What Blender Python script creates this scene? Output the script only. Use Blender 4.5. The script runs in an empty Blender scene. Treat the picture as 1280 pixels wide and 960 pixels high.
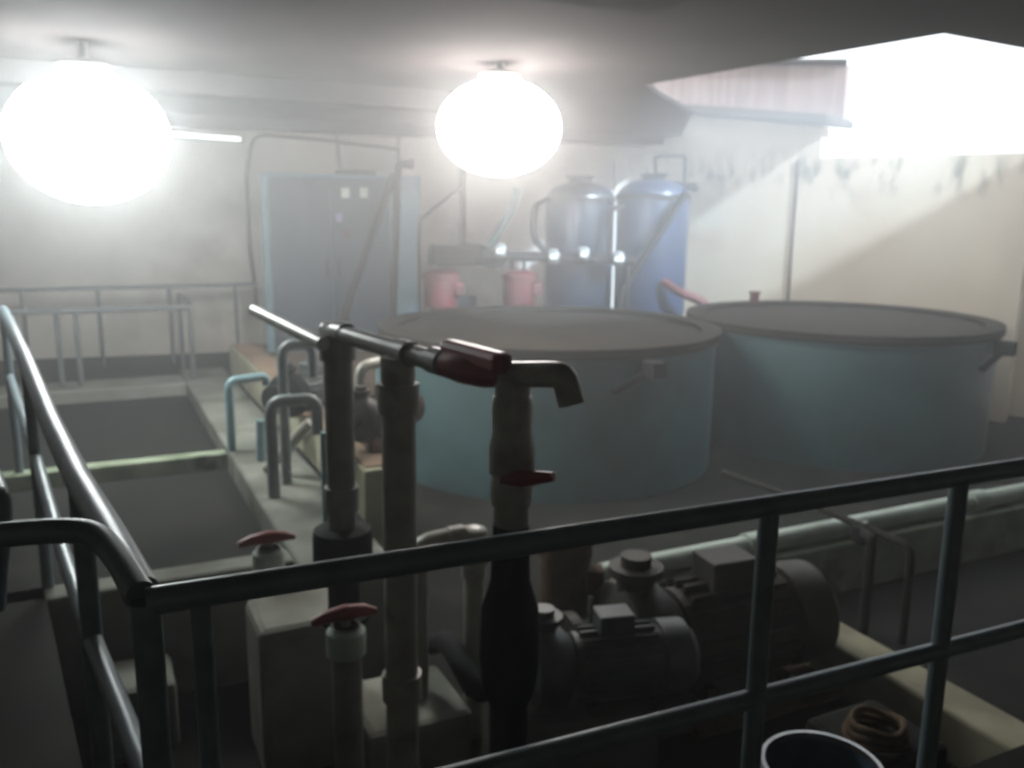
import bpy, bmesh, math, random
from mathutils import Vector, Matrix
random.seed(4)
SC = bpy.context.scene
COL = SC.collection
PI = math.pi

# ------------------------------------------------------------------ camera
F, H = 1100.0, 2.15
pit, rol = math.radians(11.3), math.radians(0.7)
fw = Vector((0, math.cos(pit), -math.sin(pit)))
up0 = Vector((0, math.sin(pit), math.cos(pit)))
rt0 = Vector((1, 0, 0))
rt = rt0 * math.cos(rol) + up0 * math.sin(rol)
up = -rt0 * math.sin(rol) + up0 * math.cos(rol)
cd = bpy.data.cameras.new('camera')
cam = bpy.data.objects.new('camera', cd)
COL.objects.link(cam)
m = Matrix((rt, up, -fw)).transposed().to_4x4()
m.translation = Vector((0, 0, H))
cam.matrix_world = m
cd.sensor_width = 36
cd.lens = 36 * F / 1280
cd.clip_start = 0.05
cd.dof.use_dof = True            # the whole photograph is soft, focused short of everything
cd.dof.focus_distance = 0.75
cd.dof.aperture_fstop = 7.5
SC.camera = cam


def ray(px, py):
    return rt * ((px - 640) / F) + up * ((480 - py) / F) + fw


def P(px, py, y):                # point seen at (px, py), y metres into the room
    d = ray(px, py)
    d = d * (y / d.y)
    return Vector((d.x, d.y, H + d.z))


def Z(px, py, z):                # point seen at (px, py) at height z
    d = ray(px, py)
    d = d * ((z - H) / d.z)
    return Vector((d.x, d.y, z))


B = Vector((.899, .438, 0)).normalized()      # room axes of the basins, ledges and rails
A = Vector((-.438, .899, 0)).normalized()


def L(s, t, z=0):
    return B * s + A * t + Vector((0, 0, z))


# ------------------------------------------------------------------ materials
def mat(name, c1, c2=None, scale=3.0, rough=.7, metal=0.0, bump=0.0, detail=6, lo=.35, hi=.65, c3=None, c3_scale=1.2, c3_lo=.55, c3_hi=.7, stretch=None):
    mt = bpy.data.materials.new(name)
    mt.use_nodes = True
    nt = mt.node_tree
    b = nt.nodes['Principled BSDF']
    b.inputs['Roughness'].default_value = rough
    b.inputs['Metallic'].default_value = metal
    if rough >= .7:
        b.inputs['Specular IOR Level'].default_value = .15
    b.inputs['Base Color'].default_value = (*c1, 1)
    tc = nt.nodes.new('ShaderNodeTexCoord')
    vec = tc.outputs['Object']
    if stretch:
        mp = nt.nodes.new('ShaderNodeMapping')
        mp.inputs['Scale'].default_value = stretch
        nt.links.new(vec, mp.inputs['Vector'])
        vec = mp.outputs['Vector']

    def noise(sc, lo_, hi_):
        n = nt.nodes.new('ShaderNodeTexNoise')
        n.inputs['Scale'].default_value = sc
        n.inputs['Detail'].default_value = detail
        nt.links.new(vec, n.inputs['Vector'])
        r = nt.nodes.new('ShaderNodeMapRange')
        r.inputs['From Min'].default_value = lo_
        r.inputs['From Max'].default_value = hi_
        nt.links.new(n.outputs['Fac'], r.inputs['Value'])
        return n, r

    def mix(fac, a, c):
        x = nt.nodes.new('ShaderNodeMix')
        x.data_type = 'RGBA'
        nt.links.new(fac, x.inputs['Factor'])
        if isinstance(a, tuple):
            x.inputs['A'].default_value = (*a, 1)
        else:
            nt.links.new(a, x.inputs['A'])
        x.inputs['B'].default_value = (*c, 1)
        return x.outputs['Result']
    if c2 is not None:
        n, r = noise(scale, lo, hi)
        out = mix(r.outputs['Result'], c1, c2)
        if c3 is not None:
            n3, r3 = noise(c3_scale, c3_lo, c3_hi)
            out = mix(r3.outputs['Result'], out, c3)
        nt.links.new(out, b.inputs['Base Color'])
        if bump:
            bp = nt.nodes.new('ShaderNodeBump')
            bp.inputs['Strength'].default_value = bump
            bp.inputs['Distance'].default_value = .02
            nt.links.new(n.outputs['Fac'], bp.inputs['Height'])
            nt.links.new(bp.outputs['Normal'], b.inputs['Normal'])
    return mt


def emit(name, col, strength):
    mt = bpy.data.materials.new(name)
    mt.use_nodes = True
    b = mt.node_tree.nodes['Principled BSDF']
    b.inputs['Base Color'].default_value = (*col, 1)
    b.inputs['Emission Color'].default_value = (*col, 1)
    b.inputs['Emission Strength'].default_value = strength
    return mt


M = dict(
    wall_white=mat('wall_white', (.58, .53, .48), (.46, .43, .38), 1.5, .9, bump=.1, c3=(.33, .30, .25), c3_scale=.9),
    wall_cream=mat('wall_cream', (0.583, 0.512, 0.398), (0.503, 0.415, 0.310), .8, .9, bump=.1, c3=(0.371, 0.265, 0.177), c3_scale=.7, c3_lo=.58, c3_hi=.75),
    brick=mat('brick', (0.297, 0.216, 0.189), (0.194, 0.135, 0.119), 3, .9, bump=.2, stretch=(5, 5, .4)),
    coping=mat('coping', (0.070, 0.060, 0.050), (0.045, 0.040, 0.035), 4, .9),
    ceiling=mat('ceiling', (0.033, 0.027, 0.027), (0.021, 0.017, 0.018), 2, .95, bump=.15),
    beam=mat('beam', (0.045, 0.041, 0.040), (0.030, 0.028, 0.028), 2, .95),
    concrete=mat('concrete', (0.180, 0.186, 0.162), (0.120, 0.126, 0.108), 4, .9, bump=.2, c3=(0.078, 0.078, 0.060), c3_scale=2),
    concrete_pale=mat('concrete_pale', (.30, .30, .25), (.21, .21, .18), 4, .9, bump=.2),
    floor=mat('floor', (0.013, 0.014, 0.011), (0.008, 0.009, 0.007), 3, .85, bump=.2, c3=(0.022, 0.020, 0.016), c3_scale=2),
    kerb=mat('kerb', (0.378, 0.367, 0.262), (0.273, 0.262, 0.189), 5, .9, bump=.2),
    low_wall=mat('low_wall', (0.264, 0.304, 0.223), (0.152, 0.183, 0.122), 4, .9, bump=.2, c3=(0.061, 0.071, 0.051), c3_scale=3, c3_lo=.58, c3_hi=.68),
    floor_pink=mat('floor_pink', (0.266, 0.189, 0.133), (0.175, 0.126, 0.091), 4, .9, bump=.1),
    pit=mat('pit', (0.021, 0.021, 0.019), (0.013, 0.013, 0.013), 3, .8, bump=.2),
    water=mat('water', (.012, .013, .012), (.018, .018, .016), 2, .95, bump=.1),
    tank=mat('tank', (0.046, 0.110, 0.123), (0.033, 0.082, 0.091), 2.2, .55, bump=.05, c3=(0.032, 0.050, 0.050), c3_scale=1.1, c3_lo=.55, c3_hi=.8),
    lid=mat('lid', (0.024, 0.020, 0.014), (0.016, 0.013, 0.009), 3, .8, bump=.2),
    rail=mat('rail', (0.136, 0.176, 0.192), (0.096, 0.128, 0.144), 14, .42, .1, lo=.4, hi=.7),
    rail_far=mat('rail_far', (.10, .11, .115), (.07, .08, .085), 10, .6, .2),
    pvc=mat('pvc', (0.353, 0.343, 0.292), (0.260, 0.250, 0.208), 9, .35, c3=(0.145, 0.135, 0.105), c3_scale=5),
    pvc_grey=mat('pvc_grey', (0.238, 0.238, 0.223), (0.164, 0.164, 0.164), 9, .3),
    pvc_white=mat('pvc_white', (.62, .66, .6), (.45, .5, .45), 8, .35),
    pvc_teal=mat('pvc_teal', (0.208, 0.248, 0.240), (0.144, 0.176, 0.176), 8, .45),
    pvc_green=mat('pvc_green', (.42, .50, .42), (.32, .38, .32), 5, .45),
    pipe_dark=mat('pipe_dark', (0.027, 0.025, 0.023), (0.018, 0.017, 0.016), 8, .8),
    pipe_teal=mat('pipe_teal', (.16, .26, .28), (.1, .18, .2), 8, .5),
    red=mat('red', (0.240, 0.020, 0.016), (0.160, 0.016, 0.012), 12, .45),
    red_dark=mat('red_dark', (0.111, 0.019, 0.019), (0.065, 0.016, 0.016), 8, .6),
    blue=mat('blue', (0.025, 0.041, 0.077), (0.019, 0.032, 0.059), 3, .35, c3=(0.024, 0.036, 0.066)),
    blue_vessel=mat('blue_vessel', (0.022, 0.033, 0.048), (0.015, 0.024, 0.036), 3, .3, .1),
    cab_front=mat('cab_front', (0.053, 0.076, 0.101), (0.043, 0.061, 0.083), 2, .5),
    cab_side_lit=mat('cab_side_lit', (0.176, 0.288, 0.336), (0.136, 0.232, 0.288), 3, .5),  # paler than the doors: light on the cabinet sides put into the colour
    label=mat('label', (.7, .72, .66), (.6, .62, .58), 6, .5),
    lilac=mat('lilac', (.35, .3, .5), (.3, .25, .42), 6, .5),
    motor=mat('motor', (0.042, 0.036, 0.025), (0.026, 0.022, 0.017), 8, .6, .2, bump=.2),
    motor_grey=mat('motor_grey', (0.082, 0.091, 0.086), (0.053, 0.060, 0.058), 8, .5, .2, bump=.1),
    dark=mat('dark', (0.017, 0.019, 0.019), (0.011, 0.013, 0.013), 8, .85),
    steel=mat('steel', (.3, .31, .3), (.2, .2, .2), 12, .3, .8),
    rust=mat('rust', (0.104, 0.068, 0.040), (0.064, 0.040, 0.024), 14, .8, bump=.3),
    cable=mat('cable', (.05, .045, .04), None),
    drum=mat('drum', (.06, .11, .15), (.045, .08, .11), 9, .3),
    fixture=mat('fixture', (.4, .4, .4), (.3, .3, .3), 6, .5),
)
# mould streaks in a band near the top of the daylit wall
nt = M['wall_cream'].node_tree
bs = nt.nodes['Principled BSDF']
src = bs.inputs['Base Color'].links[0].from_socket
tcm = nt.nodes.new('ShaderNodeTexCoord')
sp_ = nt.nodes.new('ShaderNodeSeparateXYZ')
nt.links.new(tcm.outputs['Object'], sp_.inputs[0])
cr_ = nt.nodes.new('ShaderNodeValToRGB')
els = cr_.color_ramp.elements
els[0].position, els[0].color = .50, (0, 0, 0, 1)
els[1].position, els[1].color = .66, (0, 0, 0, 1)
e_ = els.new(.575); e_.color = (1, 1, 1, 1)
dv = nt.nodes.new('ShaderNodeMath'); dv.operation = 'DIVIDE'; dv.inputs[1].default_value = 4.5
nt.links.new(sp_.outputs['Z'], dv.inputs[0])
nt.links.new(dv.outputs[0], cr_.inputs['Fac'])
mp_ = nt.nodes.new('ShaderNodeMapping'); mp_.inputs['Scale'].default_value = (5, 5, 2.2)
nt.links.new(tcm.outputs['Object'], mp_.inputs['Vector'])
nz = nt.nodes.new('ShaderNodeTexNoise'); nz.inputs['Scale'].default_value = 1.3; nz.inputs['Detail'].default_value = 7
nt.links.new(mp_.outputs['Vector'], nz.inputs['Vector'])
rg = nt.nodes.new('ShaderNodeMapRange'); rg.inputs['From Min'].default_value = .5; rg.inputs['From Max'].default_value = .64
nt.links.new(nz.outputs['Fac'], rg.inputs['Value'])
ml = nt.nodes.new('ShaderNodeMath'); ml.operation = 'MULTIPLY'
nt.links.new(rg.outputs['Result'], ml.inputs[0]); nt.links.new(cr_.outputs['Color'], ml.inputs[1])
mxx = nt.nodes.new('ShaderNodeMix'); mxx.data_type = 'RGBA'
nt.links.new(ml.outputs[0], mxx.inputs['Factor']); nt.links.new(src, mxx.inputs['A'])
mxx.inputs['B'].default_value = (.16, .15, .11, 1)
nt.links.new(mxx.outputs['Result'], bs.inputs['Base Color'])
M['lamp'] = emit('lamp_glare', (.94, 1, .985), 38)
M['lamp_warm'] = emit('lamp_glare_warm', (1, .95, .90), 38)
M['tube'] = emit('tube_glow', (.95, 1, 1), 2.0)

# ------------------------------------------------------------------ mesh helpers


def obj(name, bm, material, parent=None, smooth=False, bevel=0.0):
    bmesh.ops.recalc_face_normals(bm, faces=bm.faces)
    me = bpy.data.meshes.new(name)
    bm.to_mesh(me)
    bm.free()
    me.materials.append(M[material])
    o = bpy.data.objects.new(name, me)
    COL.objects.link(o)
    if smooth:
        for p in me.polygons:
            p.use_smooth = True
        me.set_sharp_from_angle(angle=math.radians(40))
    if bevel:
        b = o.modifiers.new('bevel', 'BEVEL')
        b.width = bevel
        b.segments = 2
        b.limit_method = 'ANGLE'
    if parent is not None:
        o.parent = parent
        o.matrix_parent_inverse = Matrix.Translation(parent.location).inverted()
    return o


def tag(o, label, cat, group=None, kind=None):
    o['label'] = label
    o['category'] = cat
    if group:
        o['group'] = group
    if kind:
        o['kind'] = kind
    return o


def thing(name, label, cat, loc, group=None):
    o = bpy.data.objects.new(name, None)
    COL.objects.link(o)
    o.location = Vector(loc)
    o.empty_display_size = .1
    return tag(o, label, cat, group)


def struct(name, bm, material, parent=None, **k):
    o = obj(name, bm, material, parent, **k)
    if parent is None:
        o['kind'] = 'structure'
    return o


def nb():
    return bmesh.new()


def box(bm, c, size, ax=None):
    """box centred at c; ax = horizontal x axis direction"""
    x = (ax or Vector((1, 0, 0))).normalized()
    z = Vector((0, 0, 1))
    y = z.cross(x)
    c = Vector(c)
    vs = []
    for k in (-1, 1):
        for j in (-1, 1):
            for i in (-1, 1):
                vs.append(bm.verts.new(c + x * i * size[0] / 2 + y * j * size[1] / 2 + z * k * size[2] / 2))
    for f in ((0, 1, 3, 2), (4, 6, 7, 5), (0, 4, 5, 1), (2, 3, 7, 6), (0, 2, 6, 4), (1, 5, 7, 3)):
        bm.faces.new([vs[i] for i in f])
    return bm


def sbox(bm, s0, s1, t0, t1, z0, z1):
    return box(bm, L((s0 + s1) / 2, (t0 + t1) / 2, (z0 + z1) / 2), (s1 - s0, t1 - t0, z1 - z0), B)


def prism(bm, pts, z0, z1):
    lo = [bm.verts.new((p[0], p[1], z0)) for p in pts]
    hi = [bm.verts.new((p[0], p[1], z1)) for p in pts]
    bm.faces.new(lo[::-1])
    bm.faces.new(hi)
    n = len(pts)
    for i in range(n):
        bm.faces.new((lo[i], lo[(i + 1) % n], hi[(i + 1) % n], hi[i]))
    return bm


def fillet(pts, rad, n=5):
    pts = [Vector(p) for p in pts]
    out = [pts[0]]
    for i in range(1, len(pts) - 1):
        a, b, c = pts[i - 1], pts[i], pts[i + 1]
        r = min(rad, (a - b).length * .49, (c - b).length * .49)
        p0 = b + (a - b).normalized() * r
        p1 = b + (c - b).normalized() * r
        for k in range(n + 1):
            t = k / n
            out.append(p0 * (1 - t) ** 2 + b * 2 * t * (1 - t) + p1 * t * t)
    out.append(pts[-1])
    return out


def tube(bm, pts, r, seg=14, rad=None, caps=True):
    pts = [Vector(p) for p in pts]
    if rad:
        pts = fillet(pts, rad)
    rs = r if isinstance(r, (list, tuple)) else [r] * len(pts)
    d0 = (pts[1] - pts[0]).normalized()
    n = d0.orthogonal().normalized()
    rings = []
    for i, p in enumerate(pts):
        if i == 0:
            d = d0
        elif i == len(pts) - 1:
            d = (pts[-1] - pts[-2]).normalized()
        else:
            d = ((pts[i] - pts[i - 1]).normalized() + (pts[i + 1] - pts[i]).normalized()).normalized()
        n = (n - d * n.dot(d)).normalized()
        b = d.cross(n)
        rings.append([bm.verts.new(p + (n * math.cos(2 * PI * k / seg) + b * math.sin(2 * PI * k / seg)) * rs[i]) for k in range(seg)])
    for a, c in zip(rings, rings[1:]):
        for k in range(seg):
            bm.faces.new((a[k], a[(k + 1) % seg], c[(k + 1) % seg], c[k]))
    if caps:
        bm.faces.new(rings[0][::-1])
        bm.faces.new(rings[-1])
    return bm


def lathe(bm, c, prof, axis=(0, 0, 1), seg=32, closed=False):
    """prof = [(radius, height)] along the axis from c"""
    ax = Vector(axis).normalized()
    n = ax.orthogonal().normalized()
    b = ax.cross(n)
    c = Vector(c)
    rings = []
    for r, h in prof:
        if r < 1e-5:
            rings.append([bm.verts.new(c + ax * h)])
        else:
            rings.append([bm.verts.new(c + ax * h + (n * math.cos(2 * PI * k / seg) + b * math.sin(2 * PI * k / seg)) * r) for k in range(seg)])
    pairs = list(zip(rings, rings[1:])) + ([(rings[-1], rings[0])] if closed else [])
    for p, q in pairs:
        for k in range(seg):
            k2 = (k + 1) % seg
            if len(p) == 1 and len(q) == 1:
                continue
            if len(p) == 1:
                bm.faces.new((p[0], q[k2], q[k]))
            elif len(q) == 1:
                bm.faces.new((p[k], p[k2], q[0]))
            else:
                bm.faces.new((p[k], p[k2], q[k2], q[k]))
    if not closed:
        for rg, rev in ((rings[0], True), (rings[-1], False)):
            if len(rg) > 1:
                bm.faces.new(rg[::-1] if rev else rg)
    return bm


def V(*a):
    return Vector(a)


# ------------------------------------------------------------------ the room shell
ZC = 3.10                                      # underside of the slab
BW0 = V(-7.6, 9.0, 0)                          # back wall, left end
BW1 = V(1.75, 12.15, 0)                        # corner behind the filter vessels
RW1 = V(5.55, 9.25, 0)                         # right end of the daylit wall
RW2 = V(8.2, 10.0, 0)


def wall_seg(p, q, z0, z1, th=.25, out=1):
    d = (q - p).normalized()
    n = V(-d.y, d.x, 0) * th * out
    return prism(nb(), [p, q, q + n, p + n], z0, z1)


struct('wall_back', wall_seg(BW0, BW1, -1.6, 3.5), 'wall_white')
cx = Z(1062, 160, 3.35)
nR0 = V(.61, .79, 0)
STEP = BW1.lerp(RW1, .49)                      # where the high stretch of the right wall ends
bm = wall_seg(BW1, STEP, -.3, 3.13)
for v_ in bm.verts:
    if v_.co.z > 3 and (v_.co - BW1).xy.length < .6:
        v_.co.z = 3.42
struct('wall_right_high', bm, 'wall_cream')
bm = wall_seg(STEP, RW1, -.3, 2.78)
struct('wall_right', bm, 'wall_cream')
struct('wall_right_end', wall_seg(RW1, RW2, -.3, 2.78), 'wall_cream')
struct('wall_left', wall_seg(V(-7.6, -2.2, 0), V(-7.6, 9.3, 0), -1.6, 3.5, out=1), 'wall_white')
struct('wall_front', wall_seg(V(8.2, -2.2, 0), V(-7.8, -2.2, 0), -1.6, 3.5, out=1), 'wall_white')
struct('wall_side_right', wall_seg(V(8.2, 10.2, 0), V(8.2, -2.4, 0), -.3, 3.5, out=1), 'wall_white')

js = (P(990, 300, 10).xy)
for k_ in range(400):
    jp = BW1.lerp(RW1, k_ / 400)
    if (jp.x * js.y - jp.y * js.x) > 0:
        break
struct('trim_7', box(nb(), (jp.x - .61 * .008, jp.y - .79 * .008, 1.4), (.03, .016, 2.7), RW1 - BW1), 'coping')

# ledge and striped upper storey above the high stretch of wall
dR = (RW1 - BW1).normalized()
nR = V(-dR.y, dR.x, 0)
if nR.y < 0:
    nR = -nR
c0, c1 = BW1 + dR * .1, STEP + dR * .2
EV = .50
bmu = nb()
lo = [bmu.verts.new(p + V(0, 0, z)) for p, z in ((c0 - nR * EV, 3.42), (c1 - nR * EV, 3.13), (c1 + nR * .5, 3.13), (c0 + nR * .5, 3.42))]
hi = [bmu.verts.new(v.co + V(0, 0, .09)) for v in lo]
bmu.faces.new(lo[::-1]); bmu.faces.new(hi)
for i in range(4):
    bmu.faces.new((lo[i], lo[(i + 1) % 4], hi[(i + 1) % 4], hi[i]))
struct('trim_1', bmu, 'coping')
u0, u1 = BW1 - dR * 1.0 + nR * .3, STEP + dR * .13 + nR * .3
bmu = nb()
lo = [bmu.verts.new(p + V(0, 0, 3.5)) for p in (u0, u1, u1 + nR * .3, u0 + nR * .3)]
for v_ in lo[1:3]:
    v_.co.z = 3.2
hi = [bmu.verts.new(p + V(0, 0, z)) for p, z in ((u0, 4.15), (u1, 3.85), (u1 + nR * .3, 3.85), (u0 + nR * .3, 4.15))]
bmu.faces.new(lo[::-1]); bmu.faces.new(hi)
for i in range(4):
    bmu.faces.new((lo[i], lo[(i + 1) % 4], hi[(i + 1) % 4], hi[i]))
struct('wall_upper', bmu, 'brick')
bmu = nb()
tube(bmu, [u0 + V(0, 0, 4.18) - nR * .03, u1 + V(0, 0, 3.88) - nR * .03], .035, 8)
struct('trim_2', bmu, 'coping')

# slab with the open well at the back right
E0 = Z(806, 106, ZC)
E01 = Z(828, 122, ZC)
E1 = Z(866, 142, ZC)
E2 = Z(1180, 42, ZC)
E3 = Z(1282, 61, ZC)
E4 = E2 + (E3 - E2) * 9
bmc = nb()
prism(bmc, [(-7.9, -2.5), (E2.x, -2.5), E2[:2], E0[:2], E01[:2], E1[:2], (BW1 + dR * .35 + nR * .3)[:2], (BW1.x + .1, BW1.y + .3), (-7.9, 9.1)], ZC, ZC + .04)
prism(bmc, [(E2.x, -2.5), (9, -2.5), (9, E2.y + (9 - E2.x) * (E3.y - E2.y) / (E3.x - E2.x)), E2[:2]], ZC, ZC + .12)
g0 = RW1 + dR * .5  # unseen slab piece added out of frame to cut off the sun band
prism(bmc, [g0[:2], (g0 - nR * 3.4)[:2], (8.6, (g0 - nR * 3.4).y), (8.6, 10.4), (g0 + nR * 1.2)[:2]], ZC, ZC + .12)
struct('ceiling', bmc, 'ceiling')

# beams under the slab
dB = (BW1 - BW0).normalized()


def beam(i, t0, w, d, s0, s1):
    struct('trim_%d' % i, sbox(nb(), s0, s1, t0, t0 + w, ZC - d, ZC), 'beam')


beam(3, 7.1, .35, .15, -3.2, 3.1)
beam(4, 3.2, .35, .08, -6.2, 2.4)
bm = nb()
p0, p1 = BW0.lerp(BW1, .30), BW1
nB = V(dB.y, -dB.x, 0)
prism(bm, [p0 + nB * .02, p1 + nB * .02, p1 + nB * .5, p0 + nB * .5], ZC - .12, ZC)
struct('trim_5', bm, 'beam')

# pilaster at the far right
bm = box(nb(), P(1256, 400, 9.0) * 1 + V(0, 0, 0), (.01, .01, .01))
bm.free()
pc = P(1258, 400, 9.15)
struct('column', box(nb(), (pc.x, pc.y, .95), (.22, .2, 1.95), dR), 'wall_cream')

# ------------------------------------------------------------------ floors, ledges, basins
gap = nb()
# pump floor (z=0): everything right of the ledge
prism(gap, [L(1.15, -3), L(9.5, -3), L(9.5, 9.2), L(1.15, 9.2)], -.2, 0)
prism(gap, [L(-6.5, -3), L(1.15, -3), L(1.15, 3.86), L(-6.5, 3.86)], -.2, 0)
prism(gap, [L(1.15, 9.2), L(9.5, 9.2), L(9.5, 13), L(1.15, 13)], -.2, 0)
struct('floor', gap, 'floor')
struct('floor_back', prism(nb(), [L(1.62, 9.1), L(9, 9.1), L(9, 13), L(1.62, 13)], .001, .50), 'floor_pink')
struct('floor_basin', sbox(nb(), -6.5, .8, 3.6, 8.4, -1.5, -1.3), 'pit')
struct('floor_platform', prism(nb(), [(-7.5, -2.1), (7.9, -2.1), L(7.2, 1.5), L(.0, 1.5), L(-.3, 4.5)[:2], L(-3.0, 4.5)[:2], (-7.5, .5)], .40, .55), 'floor')

struct('wall_basin_right', sbox(nb(), .78, 1.2, 3.65, 9.1, -1.3, .55), 'concrete', bevel=.02)
struct('wall_basin_back', sbox(nb(), -6.0, .78, 8.38, 8.85, -1.3, .55), 'concrete', bevel=.02)
struct('wall_basin_front', sbox(nb(), -6.0, .78, 3.86, 4.02, -1.3, .55), 'concrete', bevel=.02)
struct('wall_basin_divider', sbox(nb(), -6.0, .78, 5.93, 6.05, -1.3, .52), 'low_wall', bevel=.01)
struct('floor_walkway', sbox(nb(), -6.0, 1.6, 8.86, 11.4, -.2, .42), 'pit')
struct('wall_plinth', sbox(nb(), 1.26, 1.52, 4.35, 9.05, .001, .78), 'kerb', bevel=.015)
struct('floor_plinth', sbox(nb(), 1.28, 1.5, 4.4, 9.0, .781, .79), 'floor_pink')
struct('trim_8', sbox(nb(), 1.201, 1.259, 4.35, 9.05, .001, .50), 'pit')
for a, b_, nm in ((4.03, 5.92, 1), (6.06, 8.37, 2)):
    w = obj('basin_water', sbox(nb(), -4.2, .77, a, b_, -1.28, 0.42 if nm == 1 else 0.44), 'water')
    tag(w, 'dark still water in the nearer basin on the left' if nm == 1 else 'dark still water in the farther basin beyond the divider', 'water', None, 'stuff')

struct('wall_low', sbox(nb(), 2.1, 8.6, 3.42, 3.62, .001, .30), 'low_wall', bevel=.015)
struct('trim_6', sbox(nb(), 2.95, 3.16, .2, 3.41, .001, .22), 'kerb', bevel=.015)
struct('floor_pad', sbox(nb(), 2.15, 2.94, 2.6, 3.41, .001, .05), 'floor_pink')

# ------------------------------------------------------------------ lamps and haze


def globe(px, py, y, rx, rz, label, lm='lamp'):
    c = P(px, py, y)
    t = thing('pendant_lamp', label, 'lamp', c, None)
    obj('glare_globe', lathe(nb(), c, [(rx * math.cos(a), rz * math.sin(a)) for a in [(-PI / 2 + PI * k / 24) for k in range(25)]], seg=48), lm, t, smooth=True)  # globe swollen to the size of the lamp's glare
    obj('ceiling_cap', lathe(nb(), c, [(rx * .32, rz * .93), (rx * .34, rz + .02), (rx * .2, rz + .05), (.03, rz + .06), (.03, ZC - c.z)], seg=24), 'fixture', t, smooth=True)
    return c


lampA = globe(112, 172, 5.6, .47, .40, 'big glaring white lamp at the left under the ceiling')
lampB = globe(624, 160, 6.2, .42, .32, 'glaring white lamp over the middle between cabinet and filter vessels', 'lamp_warm')

# white batten on the back wall, left of the cabinet
q0, q1 = P(216, 168, 9.75), P(300, 174, 10.05)
t = thing('batten_light', 'slim white batten light on the pale wall right of the big lamp', 'light', q0)
obj('tube', tube(nb(), [q0, q1], .022), 'tube', t, smooth=True)
obj('batten', tube(nb(), [q0 + V(0, .05, .0), q1 + V(0, .05, .0)], .035, 8), 'fixture', t)
t.location = q0

hb = bpy.data.materials.new('haze')
hb.use_nodes = True
nt = hb.node_tree
nt.nodes.remove(nt.nodes['Principled BSDF'])
vs = nt.nodes.new('ShaderNodeVolumeScatter')
vs.inputs['Color'].default_value = (.97, .98, 1, 1)
tcn = nt.nodes.new('ShaderNodeTexCoord')
sxyz = nt.nodes.new('ShaderNodeSeparateXYZ')
nt.links.new(tcn.outputs['Object'], sxyz.inputs[0])
mr = nt.nodes.new('ShaderNodeMapRange')
mr.interpolation_type = 'SMOOTHSTEP'
mr.inputs['From Min'].default_value = .8
mr.inputs['From Max'].default_value = 2.65
mr.inputs['To Min'].default_value = .02
mr.inputs['To Max'].default_value = .07
nt.links.new(sxyz.outputs['Z'], mr.inputs['Value'])
my = nt.nodes.new('ShaderNodeMapRange')      # haze thinned towards the camera to keep the foreground dark
my.interpolation_type = 'SMOOTHSTEP'
my.inputs['From Min'].default_value = .5
my.inputs['From Max'].default_value = 6.0
my.inputs['To Min'].default_value = .18
my.inputs['To Max'].default_value = 1.1
nt.links.new(sxyz.outputs['Y'], my.inputs['Value'])
mm_ = nt.nodes.new('ShaderNodeMath')
mm_.operation = 'MULTIPLY'
nt.links.new(mr.outputs['Result'], mm_.inputs[0])
nt.links.new(my.outputs['Result'], mm_.inputs[1])
nt.links.new(mm_.outputs[0], vs.inputs['Density'])
vs.inputs['Anisotropy'].default_value = .25
nt.links.new(vs.outputs['Volume'], nt.nodes['Material Output'].inputs['Volume'])
M['haze'] = hb
hz = obj('haze', prism(nb(), [(-7.7, -2.3), (8.3, -2.3), (8.3, 10.1), (RW1.x, RW1.y + .1), (BW1.x, BW1.y + .1), (-7.7, 9.1)], -1.45, ZC + .1), 'haze')
tag(hz, 'thin pale haze filling the whole plant room', 'haze', None, 'stuff')

# ------------------------------------------------------------------ the two round tanks


def tank(c, r, h, label, lug_ang, fit=None):
    t = thing('round_tank', label, 'tank', (c[0], c[1], 0))
    c = V(c[0], c[1], 0)
    wall = [(r, .001), (r, h - .10), (r + .025, h - .09), (r + .03, h), (r - .05, h), (r - .05, h - .08), (r - .05, .02)]
    obj('tank_wall', lathe(nb(), c, wall, seg=96, closed=True), 'tank', t, smooth=True)
    ld = lathe(nb(), c, [(0, h - .06), (r - .051, h - .06), (r - .051, h - .035), (r * .5, h - .01), (.0, h)], seg=96)
    obj('tank_lid', ld, 'lid', t, smooth=True)
    rm = lathe(nb(), c, [(r + .028, h - .07), (r + .045, h - .05), (r + .045, h + .012), (r - .12, h + .012), (r - .12, h - .02), (r + .02, h - .02)], seg=96, closed=True)
    obj('tank_rim', rm, 'lid', t, smooth=True)
    d = V(math.cos(lug_ang), math.sin(lug_ang), 0)
    pp = c + d * (r + .09)
    obj('lug', box(nb(), pp + V(0, 0, h - .14), (.16, .13, .12), d), 'dark', t, bevel=.01)
    br = nb()
    sd = V(-d.y, d.x, 0)
    tube(br, [pp + V(0, 0, h - .15), c + d * (r + .0) - sd * .30 + V(0, 0, h - .30)], .03, 8)
    obj('lug_brace', br, 'dark', t)
    if fit is not None:
        d2 = V(math.cos(fit), math.sin(fit), 0)
        obj('nozzle', lathe(nb(), c + d2 * (r - .1) + V(0, 0, h), [(.07, 0), (.07, .02), (.05, .03), (.05, .10), (.065, .11), (.065, .13), (0, .13)], seg=20), 'red_dark', t, smooth=True)
    return t


T1, T2 = (.32, 7.66), (3.16, 8.54)
tank(T1, 1.43, 1.15, 'teal round tank in the middle, its full left side showing', math.radians(-62))
tank(T2, 1.40, 1.15, 'teal round tank at the right, partly behind the nearer tank', math.radians(-42), math.radians(112))

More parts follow.
